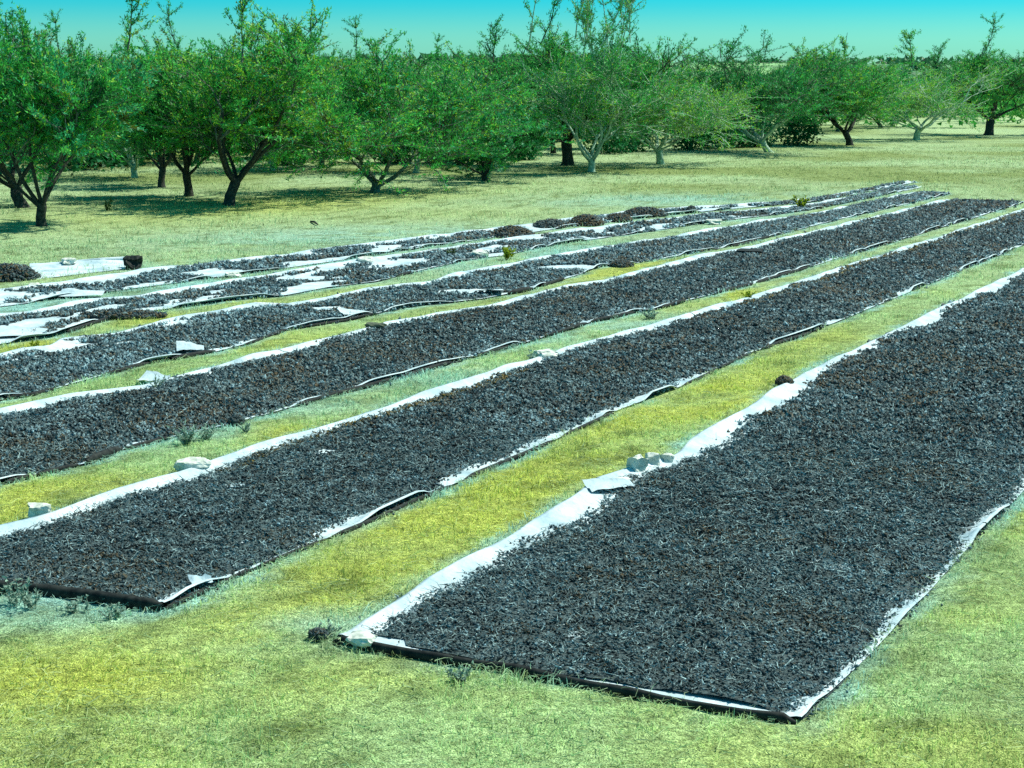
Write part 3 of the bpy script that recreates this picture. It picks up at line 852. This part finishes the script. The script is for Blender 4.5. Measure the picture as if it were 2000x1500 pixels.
def scatter_field(n, y0, y1, power, hmin, hmax, wid, clumpscale, thr, seed, name, label):
    r = np.random.default_rng(seed)
    q = r.random(n)
    y = (y0 ** power + (y1 ** power - y0 ** power) * q) ** (1 / power)
    x = r.uniform(-1, 1, n) * (y * 0.325 + 1.2)
    # tufts: pull towards clump centres
    c = 0.5 * noise(x, y, clumpscale * 2.5, seed, 2) + 0.5 * noise(x, y, clumpscale * .42, seed + 3, 2)
    u, v = to_uv(x, y)
    keep = (c > thr + r.uniform(-.1, .12, n)) & ~row_mask(u, v, 0.0)
    x, y, c = x[keep], y[keep], c[keep]
    tone = field_tone(x, y) * r.uniform(1.0, 2.1, (len(x), 1))
    tone = lerp3(tone, OLIVE * 0.8, (r.random(len(x)) < 0.10) * 0.7)
    h = r.uniform(hmin, hmax, len(x)) * (0.55 + 1.1 * sstep(thr, 0.85, c))
    w = wid * r.uniform(.6, 1.3, len(x)) * np.clip(y / 12, .8, 5) ** 0.7
    V, F, T = grass_blades(x, y, h, w, tone, r, 1.1)
    obj(name, mesh_np(name, V, F, M_GRASS, T), label=label, cat="grass", kind="stuff")

scatter_field(195000, 6.6, 20, 1.2, .02, .065, .0034, .30, .40, 501, "grass", "short dry grass in the foreground and the near aisles")
scatter_field(90000, 20, 36, 1.3, .03, .075, .0030, .45, .38, 502, "aisle_grass", "dry grass between the farther drying rows")
scatter_field(85000, 28, 95, 1.1, .04, .13, .0034, .9, .40, 503, "meadow_grass", "dry straw grass of the meadow before the orchard")

def litter(n, y0, y1, seed):
    r = np.random.default_rng(seed)
    y = r.uniform(y0, y1, n); x = r.uniform(-1, 1, n) * (y * .325 + 1)
    u, v = to_uv(x, y)
    k = ~row_mask(u, v, 0.0) & (noise(x, y, .35, seed, 3) > r.uniform(.25, .65, n))
    x, y = x[k], y[k]; n = len(x)
    tone = lerp3(field_tone(x, y), (.40, .46, .28), r.random(n) * .7) * r.uniform(1.0, 1.9, (n, 1))
    V, F, T = straws(x, y, r.uniform(.004, .025, n), r.uniform(.03, .13, n), r.uniform(.0012, .003, n), tone, r, .22)
    obj("straw_litter", mesh_np("straw_litter", V, F, M_GRASS, T), label="loose dry straw matted on the near ground", cat="straw", kind="stuff")
litter(90000, 6.6, 21, 777)

# pale weed tufts along the rims
def weed(px, py, w, h, n, tone, label, seed, group="pale weed tufts along the rows", cat="weed"):
    r = np.random.default_rng(seed)
    x0, y0 = ground(px, py)
    parts = []
    k = max(4, n // 14)
    bx, by = r.normal(0, w * .05, k), r.normal(0, w * .05, k)
    # stalks with side leaflets
    for i in range(k):
        L = h * r.uniform(.7, 1.3); az = r.uniform(0, 6.28); le = r.uniform(.1, 1.0) * min(2.0, max(.6, w / h * .55))
        d = np.array([math.cos(az) * le, math.sin(az) * le, 1.0]); d /= np.linalg.norm(d)
        m = 14
        q = r.uniform(.1, 1, m)
        p = np.array([bx[i], by[i], 0])[None] + d[None] * (q * L)[:, None]
        lt = np.asarray(tone)[None] * r.uniform(.5, 1.25, (m, 1))
        parts.append(straws(p[:, 0], p[:, 1], p[:, 2], np.full(m, h * .28) * r.uniform(.5, 1.2, m), np.full(m, .007) * max(1, y0 / 16), lt, r, .7))
        V, F = tube(np.stack([np.array([bx[i], by[i], -.01]), np.array([bx[i], by[i], 0]) + d * L * .5, np.array([bx[i], by[i], 0]) + d * L]), [.003 * max(1, y0 / 14)] * 2 + [.001], 3)
        F3 = np.concatenate([F[:, [0, 1, 2]], F[:, [0, 2, 3]]])
        parts.append((V, F3, np.tile(np.asarray(tone) * .7, (len(V), 1))))
    V, F, T = cat_parts(parts)
    obj("weed_tuft", mesh_np("weed_tuft", V, F, M_GRASS, T), None, (x0, y0, 0), label, cat, group)

BT = (0.33, 0.46, 0.36); YT = (0.31, 0.40, 0.03); OT = (0.08, 0.15, 0.035)
weed(30, 1185, .34, .17, 110, BT, "pale branching weed against the dark end of the second row at the photo's left", 1)
weed(62, 1190, .3, .15, 120, BT, "pale weed tuft just beside the branching weed at the dark sheet end", 2)
weed(150, 1195, .4, .10, 150, BT, "low pale weed in front of the middle of the dark sheet end", 3)
weed(225, 1205, .4, .09, 150, BT, "low bluish weed in front of the dark sheet end near its corner", 4)
weed(365, 868, .45, .20, 220, BT, "bushy pale weed standing behind the large rounded stone", 5)
weed(400, 860, .35, .16, 140, BT, "feathery pale weed to the right above the rounded stone", 6)
weed(990, 508, .6, .24, 220, YT, "yellow weed tuft beside the pale boulder on the fifth row", 7)
weed(1566, 408, .55, .34, 200, YT, "yellow bush at the far end of the rows by the meadow", 8)
weed(1270, 622, .5, .13, 200, BT, "pale weed patch in the aisle between second and third row", 9)
weed(1462, 584, .4, .13, 160, YT, "small yellow weed on the far edge of the second row", 10)
weed(1040, 520 + 185, .25, .12, 120, BT, "pale weed to the left of the broad whitish stone", 11)
weed(900, 1330, .5, .09, 220, BT, "low pale weed by the dark near edge of the front sheet", 12)
weed(640, 1240, .45, .08, 180, BT, "bluish low weed left of the front corner stone", 13)
weed(70, 680, .5, .10, 160, YT, "yellow weed patch below the large white flap on the left", 14)
weed(480, 845, .3, .09, 120, BT, "low pale weed under the third row's near edge", 15)
weed(305, 760, .3, .14, 100, BT, "grey weed in front of the small flap on the third row", 16)
weed(880, 500, .4, .14, 140, OT, "olive weed tuft along the fifth row's near edge", 17)
weed(210, 412, .35, .3, 80, OT, "small dark weed standing alone below the left trees", 18)

# ------------------------------------------------------------------ trees
def grow_tree(seed, trunk_h=0.8, limbs=5, spread=0.75, leaves=18, upright=0.25, lean=(0, 0), shoots=5, twist=0.22, leaf_len=0.088, whips=0, r0=0.09):
    """returns (trunk mesh data, branch mesh data, leaf arrays); a spreading orchard tree some 5 m tall before fitting"""
    r = np.random.default_rng(seed)
    trunk, branch, leafP, leafD = [], [], [], []
    def path(p, d, L, n, wob, up):
        pts = [np.array(p, float)]; d = np.array(d, float); d /= np.linalg.norm(d)
        for i in range(n):
            d = d + r.normal(0, wob, 3) + np.array([0, 0, up]) ; d /= np.linalg.norm(d)
            pts.append(pts[-1] + d * L / n)
        return np.array(pts), d
    def child_dir(d, tilt):
        a = r.normal(size=3); a -= a.dot(d) * d; a /= np.linalg.norm(a)
        return d * math.cos(tilt) + a * math.sin(tilt)
    def shoot(p, d, L):
        pts, dd = path(p, d, L, 3, 0.18, 0.12)
        branch.append(tube(pts, [.009, .007, .005, .002], 3))
        m = max(2, int(leaves * 3.3 * L / 0.55 * r.uniform(.6, 1.3)))
        q = r.uniform(0.05, 1, m) * 3
        i = np.minimum(q.astype(int), 2); f = q - i
        P = pts[i] * (1 - f)[:, None] + pts[i + 1] * f[:, None]
        leafP.append(P + r.normal(0, .025, P.shape)); leafD.append(np.tile(dd, (m, 1)) + r.normal(0, .75, (m, 3)))
    base = np.array([0, 0, -0.05])
    tp, td = path(base, (lean[0], lean[1], 1), trunk_h * .72, 5, 0.10, 0.05)
    trunk.append(tube(tp, [r0 * 1.45, r0 * 1.12, r0, r0 * .98, r0 * 1.02, r0 * .9], 9))
    az0 = r.uniform(0, 6.28)
    for i in range(limbs):
        az = az0 + i * 2 * math.pi / limbs + r.normal(0, .3)
        tl = spread * r.uniform(.55, 1.25)
        d1 = np.array([math.cos(az) * math.sin(tl), math.sin(az) * math.sin(tl), math.cos(tl)]) + np.array([lean[0], lean[1], 0]) * .4
        start = tp[-1] - np.array([0, 0, r.uniform(0, .18)])
        L1 = r.uniform(1.5, 2.2)
        p1, e1 = path(start, d1, L1, 6, twist * .6, .05 + upright * .12)
        ra = r0 * r.uniform(.42, .62)
        trunk.append(tube(p1, np.linspace(ra, ra * .4, 7), 6))
        for j in range(5):
            f = r.uniform(.3, 1) if j else 1.0
            i1 = min(int(f * 6), 5)
            d2 = child_dir((p1[i1 + 1] - p1[i1]) / np.linalg.norm(p1[i1 + 1] - p1[i1]), r.uniform(.3, .95) if j else .2)
            d2[2] += upright * .5
            p2, e2 = path(p1[i1 + 1] if j == 0 else p1[i1], d2, r.uniform(.9, 1.45), 5, twist, .06 + upright * .1)
            rb = ra * .4
            branch.append(tube(p2, np.linspace(rb, rb * .45, 6), 5))
            for k in range(5):
                i2 = r.integers(1, 5)
                d3 = child_dir((p2[i2 + 1] - p2[i2]) / np.linalg.norm(p2[i2 + 1] - p2[i2]), r.uniform(.4, 1.1))
                d3[2] += upright * .4
                p3, e3 = path(p2[i2], d3, r.uniform(.5, .95), 4, twist * 1.2, .05)
                branch.append(tube(p3, np.linspace(rb * .45, .008, 5), 3))
                for s in range(shoots):
                    i3 = r.integers(1, 4)
                    d4 = child_dir((p3[i3 + 1] - p3[i3]) / np.linalg.norm(p3[i3 + 1] - p3[i3]), r.uniform(.3, 1.2))
                    shoot(p3[i3], d4, r.uniform(.3, .75))
                shoot(p3[-1], e3, r.uniform(.3, .8))
    n_main = sum(len(q) for q in leafP)
    for w in range(whips):
        a = r.uniform(0, 6.28); q = r.uniform(0, 1.4)
        p, e = path((math.cos(a) * q, math.sin(a) * q, r.uniform(2.8, 3.6)), (r.normal(.15, .2), r.normal(0, .2), 1), r.uniform(1.1, 1.9 if whips < 10 else 2.3), 5, .07, .05)
        branch.append(tube(p, np.linspace(.012, .004, 6), 4))
        for s in range(13):
            i3 = r.integers(1, 5)
            shoot(p[i3], np.array([r.normal(0, .35), r.normal(0, .35), 1]), r.uniform(.3, .6))
    P = np.concatenate(leafP); D = np.concatenate(leafD); D /= np.linalg.norm(D, axis=1)[:, None]
    n = len(P)
    side = np.cross(D, r.normal(size=(n, 3))); side /= np.linalg.norm(side, axis=1)[:, None] + 1e-9
    L = leaf_len * r.uniform(.6, 1.5, n)[:, None]
    w = L * .2
    LV = np.stack([side * w, D * L, -side * w], 1)
    def merge(parts):
        Vs, Fs, off = [], [], 0
        for V, F in parts:
            Vs.append(V); Fs.append(F + off); off += len(V)
        return np.concatenate(Vs), np.concatenate(Fs)
    return dict(trunk=merge(trunk), branch=merge(branch), leafV=LV, leafP=P, n=n, r=r, n_main=n_main)

def fit(T, W, H):
    """scale to crown width W and height H in metres"""
    lp = T["leafP"][:T["n_main"]]
    cx = (np.percentile(lp[:, 0], 1.5) + np.percentile(lp[:, 0], 98.5)) / 2
    sx = W / (np.percentile(lp[:, 0], 96) - np.percentile(lp[:, 0], 4)); sz = H / np.percentile(lp[:, 2], 98.9)
    sc = np.array([sx, sx, sz])
    T["leafP"] = T["leafP"] * sc
    T["leafV"] = (T["leafV"] + T["leafP"][:, None, :]).reshape(-1, 3)
    for k in ("trunk", "branch"):
        V, F = T[k]; T[k] = (V * sc, F)
    return T

GREEN = np.array((0.065, 0.44, 0.065)); DKGREEN = np.array((0.026, 0.22, 0.045)); YGREEN = np.array((0.28, 0.56, 0.04)); BGREEN = np.array((0.035, 0.38, 0.14)); GREY = np.array((0.18, 0.42, 0.24)); BROWNG = np.array((0.14, 0.20, 0.02))

def leaf_tones(T, mix):
    P, r, n = T["leafP"], T["r"], T["n"]
    keys = np.array([DKGREEN, GREEN, YGREEN, BGREEN, GREY, BROWNG])
    w = np.array(mix, float)
    # each spray has its own tone
    g = noise(P[:, 0] * 1.0 + P[:, 2] * .7, P[:, 1] + P[:, 2] * .9, .45, int(r.integers(1, 999)), 2)
    cdf = np.cumsum(w / w.sum())
    q = np.clip((g - .5) * 1.6 + .5 + r.normal(0, .10, n), 0, .999)
    c = keys[np.searchsorted(cdf, q).clip(0, 5)]
    return c * r.uniform(.6, 1.35, (n, 1))

TREE_MESH = {}
def tree_meshes(key, T, mix, bark, branch_mat=None):
    tone = np.repeat(leaf_tones(T, mix), 3, axis=0)
    F = np.arange(T["n"] * 3).reshape(-1, 3)
    tm = mesh_np("trunk", *T["trunk"], bark, None, True)
    bm_ = mesh_np("branches", *T["branch"], branch_mat or bark, None, True)
    cm = mesh_np("crown", T["leafV"], F, M_LEAF, tone)
    TREE_MESH[key] = (tm, bm_, cm)

def place_tree(key, x, y, label, group, rotz=0.0, s=(1, 1, 1), name="orchard_tree"):
    t = obj(name, None, None, (x, y, 0), label, "tree", group)
    t.rotation_euler = (0, 0, rotz); t.scale = s
    for nm, me in zip(("trunk", "branches", "crown"), TREE_MESH[key]):
        obj(nm, me, t)
    return t

FRONT = "orchard trees of the front row"
def front_tree(key, px, py, wpx, top, label, mix, bark, bmat=None, **kw):
    x, y = ground(px, py)
    W = wpx / FPX * math.hypot(y, CAM_H); H = (py - top) / FPX * y * 1.0
    T = fit(grow_tree(**kw), W, H)
    tree_meshes(key, T, mix, bark, bmat)
    place_tree(key, x, y, label, FRONT)

# mixes: dark, green, yellow-green, blue-green, grey, brown
front_tree("a", 82, 441, 320, 60, "leftmost near tree with blue green crown and short forked dark trunk", (3, 4, 1, 5, .6, .3), M_BARK_DARK, M_BARK_MID, seed=101, r0=.075, trunk_h=.7, limbs=6, spread=.7, upright=.35, leaves=20)
front_tree("b", 45, 406, 270, 84, "dark trunked tree leaning left behind the leftmost near tree", (4, 4, 1, 4, .3, .3), M_BARK_DARK, None, seed=102, trunk_h=.8, limbs=5, spread=.7, upright=.3, lean=(-.35, 0), leaves=18)
front_tree("c", 368, 383, 250, 110, "tree with stout dark trunk just left of the tall bright crowned tree", (4, 4, 1, 2, .3, .3), M_BARK_DARK, None, seed=103, trunk_h=1.0, limbs=6, spread=.6, upright=.35, leaves=18)
front_tree("d", 447, 401, 300, 60, "tall bright green tree with stubby dark trunk on the meadow's edge", (2.5, 5, 3, 2, .5, .3), M_BARK_DARK, M_BARK_MID, seed=104, r0=.07, trunk_h=.9, limbs=6, spread=.7, upright=.4, leaves=21, whips=3)
front_tree("e", 628, 328, 230, 120, "paler two stemmed tree between the tall bright tree and the widest crown", (3, 4, 2, 2, .5, .3), M_BARK_MID, None, seed=105, r0=.06, trunk_h=.6, limbs=5, spread=.6, upright=.4, leaves=18)
front_tree("f", 731, 376, 400, 108, "widest leafy tree in the middle with thin fan of stems from the ground", (2.5, 6, 2, 3, .6, .3), M_BARK_MID, None, seed=106, r0=.06, trunk_h=.5, limbs=7, spread=.7, upright=.4, leaves=20)
front_tree("g", 812, 338, 230, 130, "pale forked tree half hidden behind the widest crown", (3, 5, 2, 2, .8, .2), M_BARK_PALE, None, seed=107, r0=.055, trunk_h=.6, limbs=5, spread=.6, upright=.4, leaves=14)
front_tree("h", 947, 353, 230, 205, "low dark leaning tree with grey blue leaves and crooked black limb", (6, 2, .3, 3, 3, .3), M_BARK_DARK, None, seed=108, trunk_h=.5, limbs=5, spread=1.0, upright=.15, lean=(-.2, 0), leaves=22)
front_tree("i", 1108, 323, 340, 84, "tall dark crowned tree with thick straight dark trunk", (5, 5, 1.5, 1.5, .3, .4), M_BARK_DARK, None, seed=109, trunk_h=1.1, limbs=6, spread=.7, upright=.35, leaves=22, whips=2)
front_tree("j", 1155, 336, 260, 92, "pale stemmed tree with tall dark upright shoots against the sky", (4, 4, 1.8, 1, .5, .3), M_BARK_PALE, M_BARK_PALE, seed=110, r0=.065, trunk_h=.6, limbs=5, spread=.6, upright=.4, leaves=12, whips=13)
front_tree("k", 1290, 321, 320, 128, "wide thinly leaved tree with pale trunk and pale twigs", (1.5, 4, 5, .6, .8, .6), M_BARK_PALE, M_BARK_PALE, seed=111, r0=.06, trunk_h=.9, limbs=6, spread=.95, upright=.3, leaves=10)
front_tree("l", 1505, 298, 240, 100, "dark rounded tree with slanting pale trunk right of the pale twigged tree", (8, 3, .2, 2.5, .6, .2), M_BARK_PALE, M_BARK_MID, seed=112, r0=.06, trunk_h=.8, limbs=7, spread=.75, upright=.3, lean=(-.25, 0), leaves=26)

# the row runs on to the right
for key, px, py, lab in (("d", 1660, 284, "first leafy tree right of the dark rounded tree"), ("k", 1790, 274, "thinly leaved pale tree near the photo's right edge"), ("i", 1930, 264, "rightmost dark crowned tree of the front row")):
    x, y = ground(px, py)
    place_tree(key, x, y, lab, FRONT, rotz=random.uniform(0, 6), s=(1.25, 1.25, 1.05))

# rows behind
taken = [ground(px, py) for px, py in ((82,441),(45,406),(368,383),(447,401),(628,328),(731,376),(812,338),(947,353),(1108,323),(1155,336),(1290,321),(1505,298),(1660,284),(1790,274),(1930,264))]
BACK = "trees of the rows behind"
specials = [("g", 262, 347, 1.0, "slender pale trunked tree behind the left trees"), ("c", 316, 366, .9, "thin straight dark trunked tree beside the stout dark trunk"), ("g", 535, 333, .95, "pale many stemmed tree to the right of the tall bright tree")]
for key, px, py, s, lab in specials:
    x, y = ground(px, py); taken.append((x, y))
    place_tree(key, x, y, lab, BACK, random.uniform(0, 6), (s, s, s))
v_front = np.mean([to_uv(x, y)[1] for x, y in taken[:12]])
keys = ["a", "b", "c", "d", "e", "f", "i", "g", "c", "e"]
cnt = 0
for row in range(1, 6):
    v = v_front + row * 7.5
    for u in np.arange(10, 150, 5.9):
        uu, vv = u + random.uniform(-1.2, 1.2), v + random.uniform(-1.2, 1.2)
        x, y = to_xy(uu, vv)
        if not in_view(np.array(x), np.array(y), 3.0) or y > 150:
            continue
        if min(math.hypot(x - a, y - b) for a, b in taken) < 4.6:
            continue
        # the right side opens towards the hill
        gap = 0.08 < x / y < 0.15
        if gap and row > 1:
            continue
        key = keys[cnt % len(keys)]; cnt += 1
        s = random.uniform(.85, 1.0) * (.68 if gap else 1)
        place_tree(key, x, y, "leafy orchard tree standing in the rows behind the front trees", BACK, random.uniform(0, 6), (s, s, s * random.uniform(.9, 1.0)))
        taken.append((x, y))

# dark shrubs under the trees at the right
def shrub(x, y, w, h, label, seed):
    r = np.random.default_rng(seed)
    n = 1500
    d = r.normal(size=(n, 3)); d /= np.linalg.norm(d, axis=1)[:, None]
    lob = 1 + .35 * (noise(d[:, 0] * 2 + 7, d[:, 1] * 2 + d[:, 2] * 3, .8, seed, 2) - .5)
    P = d * (r.uniform(.35, 1.0, n) * lob)[:, None] * np.array([w / 2, w / 2, h * .55]); P[:, 2] = np.abs(P[:, 2] + h * .42)
    s = r.uniform(.07, .16, n)
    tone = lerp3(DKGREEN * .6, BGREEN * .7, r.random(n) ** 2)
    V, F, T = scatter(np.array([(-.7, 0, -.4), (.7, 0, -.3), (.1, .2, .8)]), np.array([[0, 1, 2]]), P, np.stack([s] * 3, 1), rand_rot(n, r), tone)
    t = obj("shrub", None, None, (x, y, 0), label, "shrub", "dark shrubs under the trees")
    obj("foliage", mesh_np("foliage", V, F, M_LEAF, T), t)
    st = []
    for i in range(4):
        a = r.uniform(0, 6.28)
        st.append(tube([(0, 0, -.03), (math.cos(a) * w * .12, math.sin(a) * w * .12, h * .3), (math.cos(a) * w * .25, math.sin(a) * w * .25, h * .7)], [.05, .035, .015], 5))
    Vs = np.concatenate([q[0] for q in st]); Fs = np.concatenate([q[1] + i * 15 for i, q in enumerate(st)])
    obj("stems", mesh_np("stems", Vs, Fs, M_BARK_DARK), t)
for i, (px, py, w, h) in enumerate([(1190,300,3.2,2.2),(1235,296,3,1.9),(1345,293,3.2,2.3),(1385,290,3.6,2.4),(1430,288,3.4,2.2),(1475,287,3,2.0),(1560,284,3,2.2),(870,318,2.6,2.2),(905,322,2.2,2.0),(1020,312,2.6,2.0),(770,318,2.4,1.8),(560,322,2.4,1.7),(180,326,2.6,1.8),(240,324,2.4,1.8)]):
    lab = ["dark shrub behind the pale stemmed tree", "low dark shrub between the two pale trunks", "dark shrub right behind the pale trunk of the wide thin tree", "broadest dark shrub beside the wide thin tree", "dark shrub halfway between pale wide tree and dark rounded tree", "dark shrub touching the dark rounded tree's trunk", "dark shrub right of the dark rounded tree's trunk", "dark shrub left of the crooked black limb", "smaller dark shrub touching the crooked black limb", "dark shrub left of the thick straight dark trunk", "dark shrub between fan stemmed tree and pale forked tree", "dark shrub right of the tall bright tree's trunk", "dark shrub between leftmost near tree and slender pale trunk", "dark shrub just left of the slender pale trunk"][i]
    x, y = ground(px, py)
    shrub(x, y, w, h, lab, 700 + i)

# far wood closing the orchard
def far_wood():
    r = np.random.default_rng(900)
    parts = []
    cs = []
    for i in range(170):
        y = r.uniform(135, 210); x = r.uniform(-.36, .36) * y
        if .07 < x / y < .16:
            y = r.uniform(170, 230); hh = r.uniform(1.6, 2.8)
        else:
            hh = r.uniform(3.6, 5.4)
        cs.append((x, y, hh))
    for x, y, hh in cs:
        n = 320
        d = r.normal(size=(n, 3)); d /= np.linalg.norm(d, axis=1)[:, None]
        q = r.uniform(.45, 1.05, n)
        P = d * q[:, None] * np.array([2.6, 2.6, hh * .52]) + np.array([x, y, hh * .5])
        P[:, 2] = np.abs(P[:, 2])
        s = r.uniform(.18, .42, n)
        tone = lerp3(DKGREEN, lerp3(GREEN, YGREEN, r.random() * .6), r.random(n))
        parts.append(scatter(np.array([(-.7, 0, -.4), (.7, 0, -.3), (.1, .2, .8)]), np.array([[0, 1, 2]]), P, np.stack([s] * 3, 1), rand_rot(n, r), tone))
    V, F, T = cat_parts(parts)
    obj("far_wood", mesh_np("far_wood", V, F, M_LEAF, T), label="distant mass of trees and shrubs closing off the orchard", cat="wood", kind="stuff")
far_wood()

def undergrowth():
    r = np.random.default_rng(950)
    n = 26000
    u = r.uniform(5, 130, n); v = v_front + r.uniform(13, 21, n)
    x, y = to_xy(u, v)
    k = in_view(x, y, 2.0) & (noise(x, y, 3.5, 951, 2) > .38)
    x, y = x[k], y[k]
    h = 0.5 + 1.6 * noise(x, y, 2.2, 952, 2)
    P = np.stack([x, y, h * r.random(len(x)) ** .7], 1)
    s_ = r.uniform(.08, .2, len(x))
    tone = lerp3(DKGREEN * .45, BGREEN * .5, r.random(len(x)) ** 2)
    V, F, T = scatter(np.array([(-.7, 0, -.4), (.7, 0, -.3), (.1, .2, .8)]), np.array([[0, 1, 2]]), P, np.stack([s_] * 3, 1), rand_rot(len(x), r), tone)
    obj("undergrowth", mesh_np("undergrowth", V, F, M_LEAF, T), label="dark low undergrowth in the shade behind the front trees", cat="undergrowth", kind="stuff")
undergrowth()
